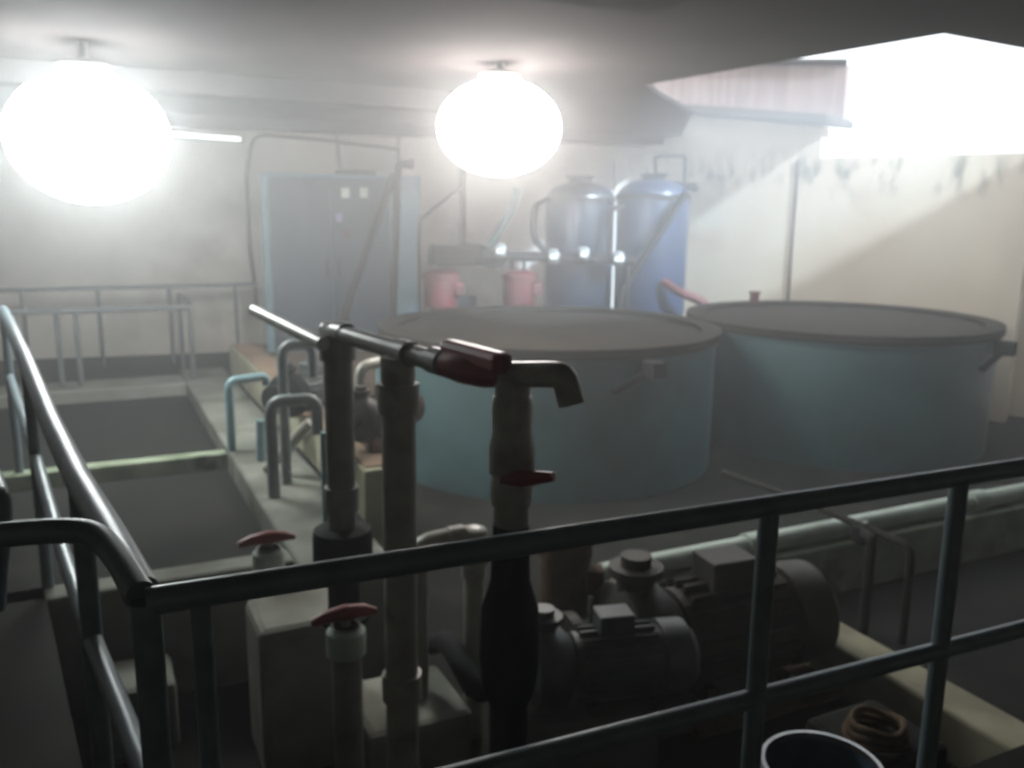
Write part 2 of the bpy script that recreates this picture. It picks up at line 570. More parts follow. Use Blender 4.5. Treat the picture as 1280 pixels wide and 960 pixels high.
# ------------------------------------------------------------------ control cabinet
cc = P(428, 330, 10.35)
cdx = V(.96, .28, 0).normalized()
cn = V(cdx.y, -cdx.x, 0)
cab = thing('control_cabinet', 'tall blue control cabinet standing against the back wall', 'cabinet', (cc.x, cc.y, .42))
ctop = 2.50
CW = 1.78
ccz = (ctop + .42) / 2
base = V(cc.x, cc.y, 0)
obj('body', box(nb(), base + V(0, 0, ccz) - cn * .02, (CW, .45, ctop - .42), cdx), 'cab_side_lit', cab, bevel=.01)
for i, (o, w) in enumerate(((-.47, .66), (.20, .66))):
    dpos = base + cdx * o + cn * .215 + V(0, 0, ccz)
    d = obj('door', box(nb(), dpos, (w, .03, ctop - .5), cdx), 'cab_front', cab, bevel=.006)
    hd = nb()
    hp = dpos + cdx * (w / 2 - .06) * (1 if i == 0 else -1) + cn * .03
    tube(hd, [hp + V(0, 0, -.1), hp + cn * .03 + V(0, 0, -.09), hp + cn * .03 + V(0, 0, .09), hp + V(0, 0, .1)], .01, 8)
    obj('door_handle', hd, 'dark', d)
for px, py, w, h, mm in ((432, 241, .09, .11, 'label'), (456, 241, .09, .11, 'label'), (424, 272, .07, .09, 'lilac'), (433, 292, .1, .1, 'red_dark')):
    q = P(px, py, 10.1)
    k = (q - base).dot(cdx)
    obj('indicator_panel', box(nb(), base + cdx * k + cn * .24 + V(0, 0, q.z), (w, .02, h), cdx), mm, cab)
obj('cable_box', box(nb(), base + cdx * .18 + V(0, 0, ctop + .02), (.45, .2, .07), cdx), 'pipe_dark', cab, bevel=.01)
# conduit into the roof of the cabinet
q = base + cdx * -.0 + V(0, 0, ctop + .06)
cr = obj('conduit', tube(nb(), [q, q + V(-.04, 0, ZC - ctop - .08)], .014, 8), 'pipe_dark')
tag(cr, 'thin upright conduit rising from the cabinet top to the ceiling', 'conduit')
# conduit bent round on the wall
n_in = V(dB.y, -dB.x, 0)


def onwall(px, py, off=.05):
    d = ray(px, py)
    # intersect with the back wall plane
    n = V(-dB.y, dB.x, 0)
    tt = (BW0 - V(0, 0, H)).dot(n) / d.dot(n)
    return V(0, 0, H) + d * tt + n_in * off


cw = nb()
tube(cw, [onwall(322, 395), onwall(311, 300), onwall(308, 215), onwall(316, 168), onwall(400, 175), onwall(498, 186)], .022, 10, rad=.15)
tag(obj('wall_conduit', cw, 'rust', smooth=True), 'brown conduit bending down the pale wall left of the cabinet', 'conduit')
cw = nb()
tube(cw, [onwall(497, 170), onwall(497, 205)], .012, 8)
tag(obj('wall_cable', cw, 'cable'), 'short dark cable on the wall above the cabinet right corner', 'cable')

# pole with a slanting brace in front of the cabinet
ap = P(495, 206, 9.3)
pl = thing('braced_pipe', 'dark upright pipe with a slanting leg standing before the cabinet', 'pipe', (ap.x, ap.y, .5))
obj('upright', tube(nb(), [P(512, 205, 9.3), P(497, 205, 9.3), V(P(488, 380, 9.3).x, 9.3, .42)], .042, 12, rad=.16), 'pipe_dark', pl, smooth=True)
lg = P(430, 392, 9.25)
obj('slanting_leg', tube(nb(), [P(492, 216, 9.28), lg, V(lg.x - .06, lg.y, .42)], .045, 12, rad=.2), 'pipe_dark', pl, smooth=True)
obj('end_cap', lathe(nb(), P(511, 205, 9.3), [(.055, 0), (.055, .05), (0, .05)], axis=(1, 0, 0), seg=16), 'red_dark', pl)

# ------------------------------------------------------------------ filter vessels


def vessel(px, y, rpx, top, label, m_):
    r = rpx / F * y
    c = P(px, 330, y)
    zt = P(px, top, y).z
    t = thing('filter_vessel', label, 'filter vessel', (c.x, c.y, .5))
    b = V(c.x, c.y, 0)
    prof = [(0, .78)] + [(r * math.sin(a), .78 + .18 * (1 - math.cos(a))) for a in (.4, .8, 1.2)] + [(r, .98), (r, zt - .20)]
    prof += [(r * math.cos(a), zt - .20 + .20 * math.sin(a)) for a in (.25, .5, .75, 1.0, 1.25, 1.45)] + [(0, zt)]
    obj('shell', lathe(nb(), b, prof, seg=48), m_, t, smooth=True)
    obj('dome_band', lathe(nb(), b, [(r - .01, zt - .235), (r + .02, zt - .235), (r + .02, zt - .185), (r - .01, zt - .185)], seg=48, closed=True), 'pipe_dark', t)
    obj('manhole', lathe(nb(), b, [(.13, zt - .03), (.13, zt + .03), (.16, zt + .03), (.16, zt + .055), (0, zt + .055)], seg=24), 'pipe_dark', t)
    for k in range(4):
        a = PI / 4 + k * PI / 2
        q = b + V(math.cos(a), math.sin(a), 0) * (r - .07)
        obj('leg', box(nb(), q + V(0, 0, .76), (.08, .08, .52)), 'pipe_dark', t)
    return t, b, r, zt


v1, b1, r1, z1 = vessel(723, 10.2, 42, 226, 'dark steel blue filter vessel nearer the lamp', 'blue_vessel')
v2, b2, r2, z2 = vessel(813, 10.4, 44, 223, 'brighter blue filter vessel beside the daylit wall, pipe loop on top', 'blue')
obj('pipe_loop', tube(nb(), [P(820, 232, 10.4), P(819, 195, 10.4), P(858, 195, 10.4), P(856, 236, 10.4)], .022, 10, rad=.04), 'pipe_dark', v2, smooth=True)
obj('pipe_stub', tube(nb(), [b2 + V(.2, -.1, z2 - .06), P(868, 234, 10.3)], .04, 12), 'pipe_dark', v2, smooth=True)
obj('pipe_flange', lathe(nb(), P(866, 234, 10.3), [(.05, 0), (.05, .05), (0, .05)], axis=(1, 0, 0), seg=16), 'pipe_dark', v2)
obj('pipe_stub', tube(nb(), [b2 + V(.1, -.1, z2 - .28), P(862, 252, 10.3)], .035, 12), 'pipe_dark', v2, smooth=True)
obj('air_pipe', tube(nb(), [P(767, 240, 10.2), P(766, 200, 10.2)], .012, 8), 'pipe_dark', v1)
sp = obj('slanting_pipe', tube(nb(), [P(858, 240, 9.85), P(775, 368, 9.75), V(P(768, 380, 9.75).x, 9.75, .52)], .04, 12, rad=.1), 'pipe_dark', smooth=True)
tag(sp, 'dark pipe slanting down across the brighter blue vessel', 'pipe')

# header pipe with gauges before the vessels
hp = thing('header_pipe', 'grey horizontal header pipe running before the two filter vessels', 'pipe', P(640, 318, 9.7))
obj('header', tube(nb(), [P(600, 318, 9.6), P(652, 320, 9.6), P(792, 326, 9.75)], .055, 14), 'pipe_dark', hp, smooth=True)
obj('riser', tube(nb(), [P(690, 322, 9.62), P(667, 300, 9.62), P(667, 258, 9.65), P(685, 250, 9.95)], .035, 12, rad=.12), 'pipe_dark', hp, smooth=True)
obj('riser', tube(nb(), [P(655, 320, 9.6), P(655, 345, 9.6)], .02, 10), 'pipe_dark', hp)
obj('riser', tube(nb(), [P(762, 325, 9.7), P(762, 262, 9.75), P(778, 258, 9.95)], .03, 12, rad=.08), 'pipe_dark', hp, smooth=True)
for px, py in ((625, 314), (692, 321), (730, 318), (774, 324)):
    g = P(px, py, 9.5)
    f_ = obj('valve_body', lathe(nb(), g + V(-.05, .1, 0), [(.0, 0), (.075, 0), (.085, .03), (.085, .08), (.07, .11), (0, .11)], axis=(1, 0, 0), seg=20), 'pvc_grey', hp, smooth=True)
    obj('valve_label', box(nb(), g + V(0, .0, 0), (.1 if px == 774 else .07, .02, .045)), 'label', f_)
obj('header_leg', tube(nb(), [V(P(640, 320, 9.6).x, 9.6, .5), P(640, 320, 9.6)], .025, 8), 'pipe_dark', hp)
obj('header_leg', tube(nb(), [V(P(785, 325, 9.74).x, 9.74, .5), P(785, 325, 9.74)], .025, 8), 'pipe_dark', hp)

# wall pipes behind the red pumps
w1 = nb()
tube(w1, [P(578, 205, 10.6), P(578, 305, 10.6)], .045, 12)
tag(obj('riser_pipe', w1, 'pipe_dark', smooth=True), 'upright dark pipe below the middle lamp, behind the red pumps', 'pipe')
w1 = nb()
tube(w1, [V(P(524, 340, 10.3).x, 10.3, .5), P(524, 275, 10.3), P(576, 234, 10.5)], .022, 10, rad=.06)
tag(obj('bent_pipe', w1, 'pipe_dark', smooth=True), 'thin bent pipe just right of the cabinet', 'pipe')
bx = P(588, 318, 10.2)
t = thing('valve_manifold', 'dark box manifold behind the two red pumps', 'manifold', (bx.x, bx.y, bx.z))
obj('body', box(nb(), P(572, 319, 10.2), (.62, .3, .24), cdx), 'pipe_dark', t, bevel=.03)
obj('elbow', tube(nb(), [P(600, 318, 10.2), P(618, 300, 10.2), P(640, 262, 10.25), P(648, 236, 10.3)], .05, 12, rad=.1), 'pipe_teal', t, smooth=True)
obj('elbow', tube(nb(), [P(598, 325, 10.1), P(620, 332, 10.0), P(636, 316, 9.9)], .06, 12, rad=.1), 'pipe_dark', t, smooth=True)
obj('stand', box(nb(), V(P(572, 320, 10.2).x, 10.2, .82), (.4, .2, .64), cdx), 'dark', t)


def red_pump(px, w, label):
    q = P(px, 362, 9.55)
    t = thing('red_pump', label, 'pump', (q.x, q.y, .5), 'red pumps behind the middle tank')
    b = V(q.x, q.y, 0)
    obj('motor', lathe(nb(), b + V(0, 0, q.z - .19), [(0, 0), (w * .42, 0), (w * .46, .04), (w * .46, .30), (w * .5, .31), (w * .5, .36), (w * .3, .40), (0, .40)], seg=28), 'red_dark', t, smooth=True)
    obj('terminal_box', box(nb(), b + V(w * .5, -.06, q.z + .02), (.10, .14, .14)), 'red_dark', t, bevel=.01)
    obj('pump_foot', lathe(nb(), b + V(0, 0, .5), [(0, 0), (.2, 0), (.2, .03), (.12, .05), (.12, q.z - .19 - .5), (0, q.z - .19 - .5)], seg=24), 'pipe_dark', t, smooth=True)
    return t


red_pump(551, .40, 'dark red pump next to the control cabinet, above the tank rim')
red_pump(649, .38, 'dark red pump left of the darker filter vessel')
# red hose end above the rims between the tanks
hs = nb()
tube(hs, [P(830, 352, 9.95), P(850, 366, 9.8), P(872, 374, 9.8), P(886, 384, 9.8), V(P(890, 395, 9.85).x, 9.85, .53)], .05, 12, rad=.12)
tag(obj('hose', hs, 'red_dark', smooth=True), 'dull red hose drooping right of the brighter blue vessel', 'hose')

# ------------------------------------------------------------------ railings on the far ledges


def far_rail(name, top, zbase, xs, label, group=None, r=.026):
    t = thing(name, label, 'railing', (top[0].x, top[0].y, zbase))
    obj('top_rail', tube(nb(), top, r, 10), 'rail_far', t, smooth=True)
    a, b = top[0], top[-1]
    for x in xs:
        # where the rail passes under that column of the picture
        k = (x - top[2]) / (top[3] - top[2]) if False else x
        q = a.lerp(b, k)
        obj('post', tube(nb(), [V(q.x, q.y, zbase), q], r * .85, 10), 'rail_far', t, smooth=True)
    return t, a, b


def fracs(a, b, pxs):
    out = []
    for px in pxs:
        lo_, hi_ = 0.0, 1.0
        for _ in range(40):
            mid = (lo_ + hi_) / 2
            q = a.lerp(b, mid) - V(0, 0, H)
            x = 640 + F * q.dot(rt) / q.dot(fw)
            if x < px:
                lo_ = mid
            else:
                hi_ = mid
        out.append(lo_)
    return out


ra, rb = P(-60, 358, 8.75), P(322, 358, 10.0)
ra.z = rb.z = 1.27
t, _, _ = far_rail('far_railing', [ra, rb], .42, fracs(ra, rb, (27, 122, 211, 294)), 'thin grey railing farthest back along the pale wall')
ra, rb = P(-60, 380, 7.35), P(240, 383, 8.1)
ra.z = rb.z = 1.22
t, a_, b_ = far_rail('basin_railing', [ra, rb], .55, fracs(ra, rb, (-20, 70, 94, 237)), 'grey railing on the far edge of the basins, nearer than the wall railing')
obj('side_rail', tube(nb(), [rb, rb + A * 1.2], .024, 10), 'rail_far', t, smooth=True)
obj('post', tube(nb(), [rb + A * 1.2 + V(0, 0, .42 - rb.z), rb + A * 1.2], .022, 10), 'rail_far', t, smooth=True)

# ------------------------------------------------------------------ foreground railing
ZR = 1.52
c_ = Z(182, 752, ZR)
front = thing('front_railing', 'blue-grey pipe railing crossing the foreground to the right edge', 'railing', (c_.x, c_.y, .55))
re = Z(1290, 582, ZR)
far = c_ + (re - c_) * 1.6
obj('top_rail', tube(nb(), [c_, re, far], .0235, 18), 'rail', front, smooth=True)
mz = 1.06
obj('mid_rail', tube(nb(), [V(c_.x, c_.y, mz), V(re.x, re.y, mz), V(far.x, far.y, mz)], .0225, 18), 'rail', front, smooth=True)
for k in fracs(c_, re, (250, 962, 1200)) + [1.5]:
    q = c_ + (re - c_) * k
    obj('post', tube(nb(), [V(q.x, q.y, .56), q], .0225 if k > .3 else .017, 16), 'rail', front, smooth=True)
    obj('post_foot', lathe(nb(), V(q.x, q.y, .552), [(.06, 0), (.06, .01), (0, .01)], seg=16), 'rail', front)
obj('post', tube(nb(), [V(c_.x, c_.y, .56), c_], .0235, 16), 'rail', front, smooth=True)

side = thing('side_railing', 'thick blue-grey rail running from the corner away to the left edge', 'railing', (c_.x - .05, c_.y, .55))
s_pts = [Z(178, 742, ZR), Z(138, 668, ZR), Z(98, 600, ZR), Z(62, 525, ZR), Z(33, 452, ZR), Z(4, 388, ZR)]
obj('top_rail', tube(nb(), s_pts, .03, 16), 'rail', side, smooth=True)
obj('mid_rail', tube(nb(), [V(p.x, p.y, 1.12) for p in s_pts], .022, 14), 'rail', side, smooth=True)
for p in (s_pts[2], s_pts[4], s_pts[5]):
    obj('post', tube(nb(), [V(p.x, p.y, .01), p], .024, 14), 'rail', side, smooth=True)
bend = nb()
tube(bend, [Z(-90, 678, 1.57), Z(60, 663, 1.57), Z(118, 664, 1.57), Z(150, 700, 1.55), Z(176, 742, 1.53)], .023, 16, rad=.07)
bo = obj('handrail_return', bend, 'rail', smooth=True)
tag(bo, 'bent handrail pipe curving into the railing corner at lower left', 'handrail')
bend = nb()
tube(bend, [Z(-60, 560, 1.5), Z(-14, 585, 1.5), Z(2, 625, 1.48), Z(2, 665, 1.40), Z(-6, 760, 1.2)], .022, 14, rad=.06)
tag(obj('bent_handrail', bend, 'rail', smooth=True), 'pipe bend just inside the left edge above the handrail return', 'handrail')

# ------------------------------------------------------------------ PVC pipework in the middle
ZP = 1.72


def coupling(bm, p, d, r, w=.05):
    d = Vector(d).normalized()
    return lathe(bm, Vector(p) - d * w / 2, [(r * .9, 0), (r * 1.22, 0), (r * 1.22, w), (r * .9, w)], axis=d, seg=20, closed=True)


pA, pB0, pC = Z(318, 388, ZP), Z(420, 414, ZP), Z(715, 486, ZP)
main = thing('overhead_pipe', 'grey horizontal plastic pipe carrying the red valve, running over the upright pipes', 'pipe', (pB0.x, pB0.y, ZP))
k_ = Z(556, 455, ZP)
k2 = Z(632, 468, ZP)
obj('pipe_run', tube(nb(), [Z(408, 412, ZP), k_], .031, 18), 'pvc_grey', main, smooth=True)
dd = (k_ - pB0).normalized()
for px, py in ((428, 417), (506, 441), (548, 452)):
    obj('coupling', coupling(nb(), Z(px, py, ZP), dd, .032, .07), 'pvc_grey', main, smooth=True)
vb = obj('valve_body', tube(nb(), [k_, k_.lerp(k2, .15), k_.lerp(k2, .3), k_.lerp(k2, .7), k_.lerp(k2, .85), k2], [.036, .04, .046, .046, .04, .036], 18), 'red', main, smooth=True)
vm = k_.lerp(k2, .5)
obj('valve_handle', box(nb(), vm + V(0, 0, .035), (.30, .06, .06), dd), 'red', vb, bevel=.018)
obj('valve_stem', lathe(nb(), vm, [(.02, .0), (.02, .05), (0, .05)], seg=12), 'red', vb)
k3 = Z(690, 468, ZP + .02)
obj('elbow', tube(nb(), [k2, k3, k3 + V(.03, -.02, 0), k3 + V(.05, -.03, -.07)], .034, 16, rad=.06), 'pvc', main, smooth=True)

wp = obj('white_pipe', tube(nb(), [pA, Z(404, 430, ZP - .03)], .024, 16), 'pvc_white', smooth=True)
tag(wp, 'shiny white pipe slanting from the left into the grey upright', 'pipe')


def upright(px, ptop, z0, r, material, label, rings, lower=None):
    b = V(ptop.x, ptop.y, 0)
    t = thing('upright_pipe', label, 'pipe', (b.x, b.y, z0))
    obj('pipe_run', tube(nb(), [b + V(0, 0, z0), b + V(0, 0, ptop.z)], r, 24), material, t, smooth=True)
    for z in rings:
        obj('coupling', coupling(nb(), b + V(0, 0, z), V(0, 0, 1), r, .09), material, t, smooth=True)
    return t, b


qD = P(421, 404, 3.08)
tD, bD = upright(421, qD, .623, .052, 'pvc_grey', 'grey upright pipe nearest the basins, under the left end of the run', (1.1, 1.66))
obj('foot_valve', lathe(nb(), bD + V(0, 0, .001), [(0, .622), (.09, .622), (.09, .64), (.06, .65), (.06, .82), (.105, .83), (.11, .86), (.11, .95), (.105, .98), (.06, .99), (0, .99)], seg=24), 'dark', tD, smooth=True)
qA = Z(497, 440, ZP)
qA = P(497, 446, 2.62)
tA, bA = upright(497, qA, .002, .053, 'pvc', 'tall cream upright pipe left of centre reaching to the bottom edge', (.62, 1.58))
qB = P(641, 474, 2.28)
bB = V(qB.x, qB.y, 0)
tB = thing('valve_riser', 'wide cream upright pipe with a red lever, right of the tall pipe', 'pipe', (bB.x, bB.y, .002))


def zat(px, py, y):
    return P(px, py, y).z


zz = lambda py: zat(641, py, 2.28)
obj('pipe_run', tube(nb(), [bB + V(0, 0, zz(660)), bB + V(0, 0, zz(474))], .048, 24), 'pvc', tB, smooth=True)
obj('union_nut', lathe(nb(), bB, [(.048, zz(592)), (.062, zz(590)), (.062, zz(560)), (.052, zz(540)), (.055, zz(510)), (.05, zz(495)), (.04, zz(495))], seg=24), 'pvc', tB, smooth=True)
va = obj('valve_body', lathe(nb(), bB, [(.04, zz(632)), (.055, zz(630)), (.058, zz(605)), (.05, zz(594)), (.04, zz(594))], seg=24), 'pvc', tB, smooth=True)
hv = nb()
q = P(652, 598, 2.18)
tube(hv, [P(626, 600, 2.2), q, P(692, 596, 2.14)], [.009, .024, .012], 12)
obj('lever', hv, 'red', va, smooth=True)
obj('strainer', lathe(nb(), bB, [(0, .003), (.09, .003), (.09, .05), (.055, .09), (.055, zz(880)), (.075, zz(860)), (.085, zz(820)), (.08, zz(760)), (.055, zz(725)), (.05, zz(655)), (0, zz(655))], seg=28), 'dark', tB, smooth=True)

# ------------------------------------------------------------------ small pumps and pipes on the basin ledge


def ledge_pipe(pts, r, m_, label, name='ledge_pipe', rad=.05):
    o = obj(name, tube(nb(), pts, r, 12, rad=rad), m_, smooth=True)
    return tag(o, label, 'pipe')


Y1 = 5.6
pz = Z(290, 562, .56)
ledge_pipe([pz, V(pz.x, pz.y, P(290, 476, pz.y).z), P(332, 470, pz.y + .15), P(333, 482, pz.y + .15)], .028, 'pipe_teal', 'teal bent pipe standing on the basin ledge at the divider', rad=.06)
pz = Z(326, 575, .552)
ledge_pipe([pz, P(326, 525, pz.y)], .028, 'pipe_teal', 'short teal stub pipe beside the white pipe bends')
yb = 4.85
for (x0, x1, yt, yl0, yl1, yy, lab) in ((352, 366, 432, 572, 560, 4.95, 'taller white pipe bend above the small ledge pump'), (338, 372, 502, 598, 520, 4.7, 'lower white pipe bend in front of the small ledge pump')):
    ledge_pipe([V(P(x0, yt, yy).x, yy, .552), P(x0, yt, yy), P(x1 + 24, yt - 4, yy + .05), P(x1 + 25, yt + 40, yy + .05)], .03 if yt < 480 else .034, 'pvc_teal', lab, 'pipe_bend', .07)
ledge_pipe([Z(333, 588, .57), P(388, 528, 5.1)], .035, 'pvc', 'short beige pipe leaning diagonally against the ledge pump', 'leaning_pipe', None)


def small_pump(c, d, sc, label, m1, m2, base=True, name='ledge_pump'):
    """horizontal close coupled pump: finned motor, volute, fan cover, terminal box, feet"""
    c = Vector(c)
    d = Vector(d).normalized()
    t = thing(name, label, 'pump', (c.x, c.y, c.z - .13 * sc))
    R_ = .11 * sc
    mo = nb()
    lathe(mo, c, [(0, 0), (R_ * .96, 0), (R_ * .96, .30 * sc), (0, .30 * sc)], axis=d, seg=28)
    n = d.orthogonal().normalized()
    b = d.cross(n)
    for k in range(20):
        a = 2 * PI * k / 20
        e = n * math.cos(a) + b * math.sin(a)
        s_ = d.cross(e)
        v = [mo.verts.new(c + d * h * sc + e * rr * sc + s_ * w * sc) for h in (.02, .28) for rr in (.1, .125) for w in (-.004, .004)]
        for f in ((0, 1, 3, 2), (4, 6, 7, 5), (0, 4, 5, 1), (2, 3, 7, 6), (0, 2, 6, 4), (1, 5, 7, 3)):
            mo.faces.new([v[i] for i in f])
    obj('motor', mo, m1, t)
    obj('fan_cover', lathe(nb(), c + d * .30 * sc, [(R_ * 1.12, 0), (R_ * 1.15, .02 * sc), (R_ * 1.12, .09 * sc), (R_ * .8, .12 * sc), (0, .12 * sc)], axis=d, seg=28), m1, t, smooth=True)
    obj('volute', lathe(nb(), c - d * .16 * sc, [(0, 0), (.09 * sc, 0), (.14 * sc, .02 * sc), (.155 * sc, .06 * sc), (.14 * sc, .11 * sc), (.09 * sc, .16 * sc), (0, .16 * sc)], axis=d, seg=32), m2, t, smooth=True)
    obj('inlet', lathe(nb(), c - d * .27 * sc, [(.055 * sc, 0), (.09 * sc, 0), (.09 * sc, .025 * sc), (.05 * sc, .03 * sc), (.05 * sc, .12 * sc), (0, .12 * sc)], axis=d, seg=24), m2, t, smooth=True)
    obj('outlet', lathe(nb(), c - d * .10 * sc, [(.045 * sc, .05 * sc), (.045 * sc, .165 * sc), (.062 * sc, .165 * sc), (.062 * sc, .185 * sc), (.035 * sc, .185 * sc), (.035 * sc, .21 * sc), (0, .21 * sc)], seg=24), m2, t, smooth=True)
    obj('terminal_box', box(nb(), c + d * .14 * sc + V(0, 0, .145 * sc), (.12 * sc, .10 * sc, .07 * sc), d), m1, t, bevel=.008)
    for h in (.05, .25):
        obj('foot', box(nb(), c + d * h * sc - V(0, 0, .115 * sc), (.03 * sc, .22 * sc, .04 * sc), d), m1, t)
    return t


small_pump(P(372, 490, 5.75), V(.35, .9, 0), 1.0, 'small dark pump on the ledge behind the white pipe bends', 'motor_grey', 'dark')
pk = Z(372, 540, .5)
q = P(372, 490, 5.75)
bk = box(nb(), (q.x + .05, q.y + .12, (q.z - .136 + .79) / 2), (.24, .44, max(.01, q.z - .136 - .79)), B)
tag(obj('pump_block', bk, 'floor_pink', bevel=.01), 'pinkish block under the small ledge pump', 'plinth')
# tall teal pipe and clutter between grey upright and middle tank
q = P(482, 452, 5.6)
ledge_pipe([V(q.x, q.y, .002), q], .065, 'pipe_teal', 'thick teal upright pipe behind the tall cream pipe', 'teal_pipe', None)
q = P(450, 458, 5.2)
ledge_pipe([V(q.x, q.y, .791), q, P(478, 452, 5.35)], .035, 'pvc', 'cream pipe bend between the grey and the cream uprights', 'pipe_bend', .08)
q = P(465, 520, 4.9)
sx = small_pump(q, V(.5, .8, 0), .9, 'brown pump between the grey upright and the tall cream pipe', 'rust', 'motor')
tag(obj('pump_block', box(nb(), (q.x + .03, q.y + .1, (q.z - .123 + .79) / 2), (.24, .40, max(.01, q.z - .123 - .79)), B), 'floor_pink', bevel=.01), 'pinkish block under the brown pump by the uprights', 'plinth')
q = P(408, 540, 3.9)
ledge_pipe([V(q.x, q.y, .002), q], .03, 'pipe_teal', 'thin teal upright pipe close left of the grey upright', 'teal_pipe', None)

# ------------------------------------------------------------------ pumps on the floor behind the railing
pa = P(838, 792, 3.55)
small_pump(pa, V(.9, .35, 0), 1.85, 'large brown finned pump motor behind the railing right of centre', 'motor', 'motor', name='floor_pump')
tag(obj('pump_plinth', box(nb(), (pa.x + .15, pa.y + .07, (pa.z - .24) / 2 + .001), (.85, .5, pa.z - .25), V(.9, .35, 0)), 'concrete', bevel=.02), 'concrete plinth under the large brown pump', 'plinth')
pb_ = P(715, 830, 3.1)
small_pump(pb_, V(.93, .2, 0), 1.15, 'grey pump with rounded top low behind the wide valve riser', 'motor_grey', 'motor_grey', name='floor_pump')
tag(obj('pump_plinth', box(nb(), (pb_.x + .03, pb_.y + .02, (pb_.z - .15) / 2 + .001), (.55, .36, pb_.z - .155), V(.93, .2, 0)), 'concrete', bevel=.02), 'concrete plinth under the grey rounded pump', 'plinth')
pe = P(706, 726, 3.75)
t = thing('vertical_motor', 'brown upright motor right of the valve riser, before the middle tank', 'motor', (pe.x, pe.y, .002))
b = V(pe.x, pe.y, 0)
obj('motor', lathe(nb(), b, [(0, pe.z - .15), (.11, pe.z - .15), (.115, pe.z + .12), (.125, pe.z + .13), (.12, pe.z + .2), (.08, pe.z + .23), (0, pe.z + .23)], seg=28), 'rust', t, smooth=True)
obj('pump_foot', lathe(nb(), b + V(0, 0, .002), [(0, 0), (.15, 0), (.15, .03), (.09, .06), (.09, pe.z - .16), (.12, pe.z - .16), (0, pe.z - .155)], seg=24), 'dark', t, smooth=True)
obj('terminal_box', box(nb(), b + V(.13, -.03, pe.z + .02), (.08, .1, .12)), 'rust', t, bevel=.008)
# cream fittings seen over the railing between the two cream pipes
f0 = P(538, 684, 3.2)
t = thing('pipe_elbow', 'cream plastic elbow low between the two upright cream pipes', 'pipe fitting', (f0.x, f0.y, .002))
obj('elbow', tube(nb(), [V(f0.x - .06, f0.y, .002), V(f0.x - .06, f0.y, f0.z), f0 + V(.14, .05, .02)], .05, 18, rad=.09), 'pvc', t, smooth=True)
obj('coupling', coupling(nb(), f0 + V(.1, .036, .013), V(1, .3, .1), .05, .06), 'pvc', t, smooth=True)
f1 = P(592, 676, 3.3)
t = thing('ball_valve', 'pale plastic ball valve standing beside the cream elbow', 'valve', (f1.x, f1.y, .002))
obj('valve_body', lathe(nb(), V(f1.x, f1.y, 0), [(.04, .002), (.04, f1.z - .1), (.06, f1.z - .09), (.07, f1.z), (.05, f1.z + .05), (.03, f1.z + .06), (0, f1.z + .06)], seg=20), 'pvc', t, smooth=True)
obj('collar', coupling(nb(), V(f1.x, f1.y, f1.z - .12), V(0, 0, 1), .04, .05), 'pvc', t, smooth=True)

# two red handled valves at the near basin end


def red_valve(px, py, y, w, label, zb):
    q = P(px, py, y)
    t = thing('red_handle_valve', label, 'valve', (q.x, q.y, zb), 'red handled valves on the near basin pipework')
    b = V(q.x, q.y, 0)
    obj('pipe_run', tube(nb(), [b + V(0, 0, zb), b + V(0, 0, q.z - .03)], .05, 20), 'pvc_grey', t, smooth=True)
    obj('union_nut', lathe(nb(), b, [(.04, q.z - .14), (.065, q.z - .13), (.065, q.z - .05), (.045, q.z - .03)], seg=20), 'pvc_green', t, smooth=True)
    obj('valve_stem', lathe(nb(), b, [(.018, q.z - .04), (.018, q.z), (0, q.z)], seg=12), 'pvc_grey', t)
    h = nb()
    tube(h, [q - B * w * .55, q - B * w * .3 + V(0, 0, .012), q + V(0, 0, .015), q + B * w * .3 + V(0, 0, .012), q + B * w * .5], [.012, .022, .028, .022, .012], 12)
    obj('lever', h, 'red', t, smooth=True)
    return t


red_valve(335, 676, 3.45, .22, 'red handled valve on the near basin edge, farther one', .002)
red_valve(432, 771, 2.72, .21, 'red handled valve low left of the tall cream pipe, nearer one', .002)
# concrete blocks low left
q = P(385, 700, 3.16)
tag(obj('concrete_block', box(nb(), (q.x - .04, q.y + .03, .311), (.38, .34, .62), B), 'concrete_pale', bevel=.03), 'pale tall concrete block under the grey upright, behind the nearer red valve', 'block')
q = Z(505, 880, .25)
tag(obj('concrete_block', box(nb(), (q.x - .0, q.y + .05, .126), (.42, .42, .25), B), 'concrete_pale', bevel=.03), 'pale concrete block at the foot of the tall cream pipe', 'block')
q = Z(160, 850, .3)
tag(obj('concrete_block', box(nb(), (q.x, q.y + .05, .151), (.3, .3, .3), B), 'concrete', bevel=.03), 'dim concrete block in the dark lower left corner', 'block')

# horizontal suction pipe along the floor
sq = nb()
tube(sq, [V(pb_.x - .25, pb_.y, pb_.z - .02), P(600, 872, 2.95), P(560, 800, 3.3), V(P(540, 760, 3.6).x, 3.6, .25)], .045, 14, rad=.1)
tag(obj('suction_pipe', sq, 'dark', smooth=True), 'dark pipe leading from the grey rounded pump to the left', 'pipe')

# ------------------------------------------------------------------ pipe on the low wall and bent pipes over it
pp0, pp1 = L(2.1, 3.52, .357), L(8.4, 3.52, .357)
lp = thing('pvc_pipe', 'pale green-white pipe lying along the top of the low wall', 'pipe', pp0)
obj('pipe_run', tube(nb(), [pp0, pp1], .055, 20), 'pvc_green', lp, smooth=True)
for s_ in (3.2, 5.0):
    obj('coupling', coupling(nb(), L(s_, 3.52, .357), B, .0555, .12), 'pvc_green', lp, smooth=True)


def over_wall(pts, r, label):
    o = obj('bent_pipe', tube(nb(), pts, r, 12, rad=.07), 'pipe_dark', smooth=True)
    return tag(o, label, 'pipe')


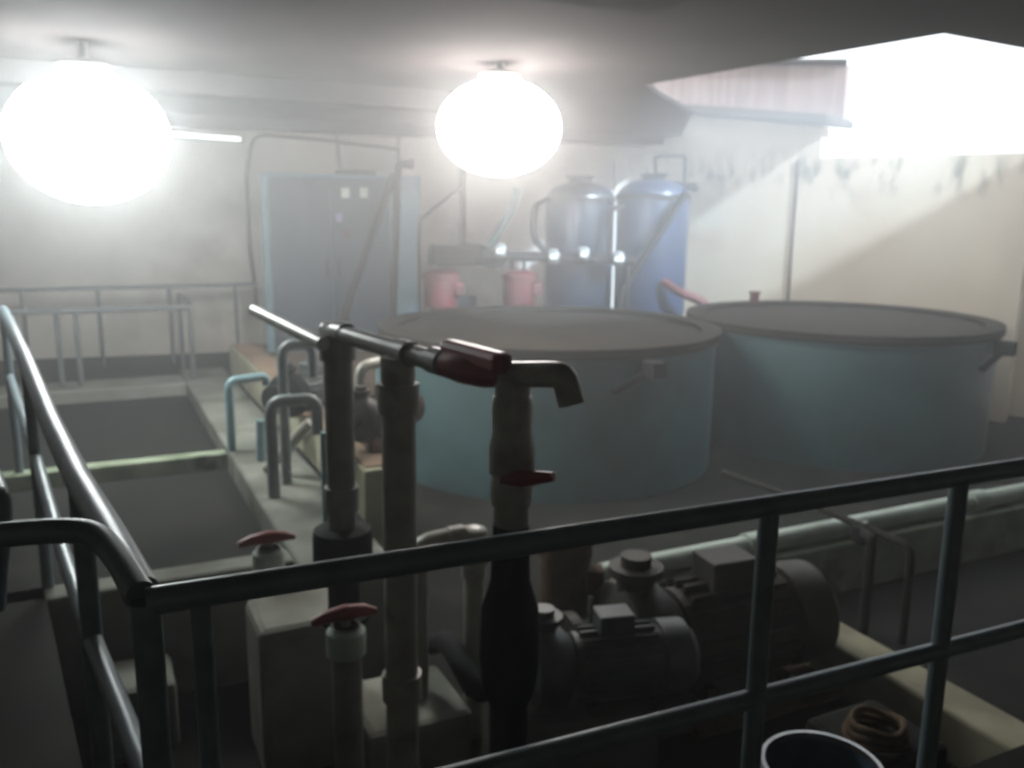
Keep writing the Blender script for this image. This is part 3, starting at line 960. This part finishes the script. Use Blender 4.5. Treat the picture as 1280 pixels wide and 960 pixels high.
q = P(1140, 684, 4.15)
over_wall([P(905, 590, 6.1), P(1010, 628, 4.95), P(1070, 655, 4.5), q, V(q.x, q.y, .002)], .021, 'dark bent pipe dropping over the low wall, right one of the pair')
q = P(1090, 672, 4.25)
over_wall([P(1068, 660, 4.55), q, V(q.x, q.y, .002)], .026, 'dark bent pipe dropping over the low wall, left one of the pair')
q = P(1080, 668, 4.42)
t = thing('pipe_clamp', 'dark clamp lump where the two bent pipes meet on the low wall', 'clamp', q)
obj('clamp_body', box(nb(), q, (.11, .1, .09), B), 'dark', t, bevel=.015)
obj('clamp_bolt', lathe(nb(), q + V(0, 0, .04), [(.012, 0), (.012, .03), (0, .03)], seg=8), 'steel', t)

# ------------------------------------------------------------------ drum and rusty coil at the bottom right
q = Z(1028, 958, .62)
dr = thing('open_drum', 'dark open drum with a shiny rim at the bottom edge below the railing', 'drum', (q.x, q.y, .002))
b = V(q.x, q.y, 0)
obj('drum_body', lathe(nb(), b, [(0, .002), (.15, .002), (.155, .2), (.163, .21), (.155, .22), (.16, .42), (.168, .43), (.16, .44), (.165, .61), (.157, .61), (.15, .45), (.145, .03), (0, .03)], seg=48), 'drum', dr, smooth=True)
obj('drum_rim', lathe(nb(), b, [(.155, .605), (.172, .605), (.174, .615), (.168, .625), (.157, .625)], seg=48, closed=True), 'steel', dr, smooth=True)
q = Z(1095, 925, .4)
cl = nb()
for j in range(3):
    pts = [V(q.x + (.10 - .008 * j) * math.cos(a), q.y + (.09 - .006 * j) * math.sin(a), .405 + .012 + j * .024 + .006 * math.sin(3 * a + j)) for a in [2 * PI * k / 24 for k in range(25)]]
    tube(cl, pts, .012, 8)
tag(obj('hose_coil', cl, 'rust', smooth=True), 'rusty brown hose coil beside the open drum', 'coil')
tag(obj('concrete_block', box(nb(), (q.x + .02, q.y + .05, .203), (.34, .34, .4), B), 'floor', bevel=.03), 'dark block under the rusty hose coil', 'block')

# ------------------------------------------------------------------ light
w = bpy.data.worlds.new('world')
SC.world = w
w.use_nodes = True
bg = w.node_tree.nodes['Background']
bg.inputs['Color'].default_value = (.90, .95, 1, 1)
bg.inputs['Strength'].default_value = 2.6
sd = bpy.data.lights.new('sun', 'SUN')
sd.energy = 16.0
sd.angle = math.radians(4)
sd.color = (.62, .8, 1)
so = bpy.data.objects.new('sun', sd)
COL.objects.link(so)
sdir = (dR * -1.0 + nR * .22 + V(0, 0, -.62)).normalized()
so.rotation_euler = sdir.to_track_quat('-Z', 'Y').to_euler()
so.location = (4, 6, 6)

SC.view_settings.view_transform = 'Standard'
SC.view_settings.look = 'None'
SC.view_settings.exposure = 0
SC.view_settings.gamma = 1
SC.view_settings.use_curve_mapping = False
SC.cycles.use_denoising = True
SC.cycles.volume_bounces = 1
SC.cycles.max_bounces = 6
SC.cycles.diffuse_bounces = 3
SC.cycles.sample_clamp_indirect = 4
SC.cycles.caustics_reflective = False
SC.cycles.caustics_refractive = False
SC.cycles.blur_glossy = 1
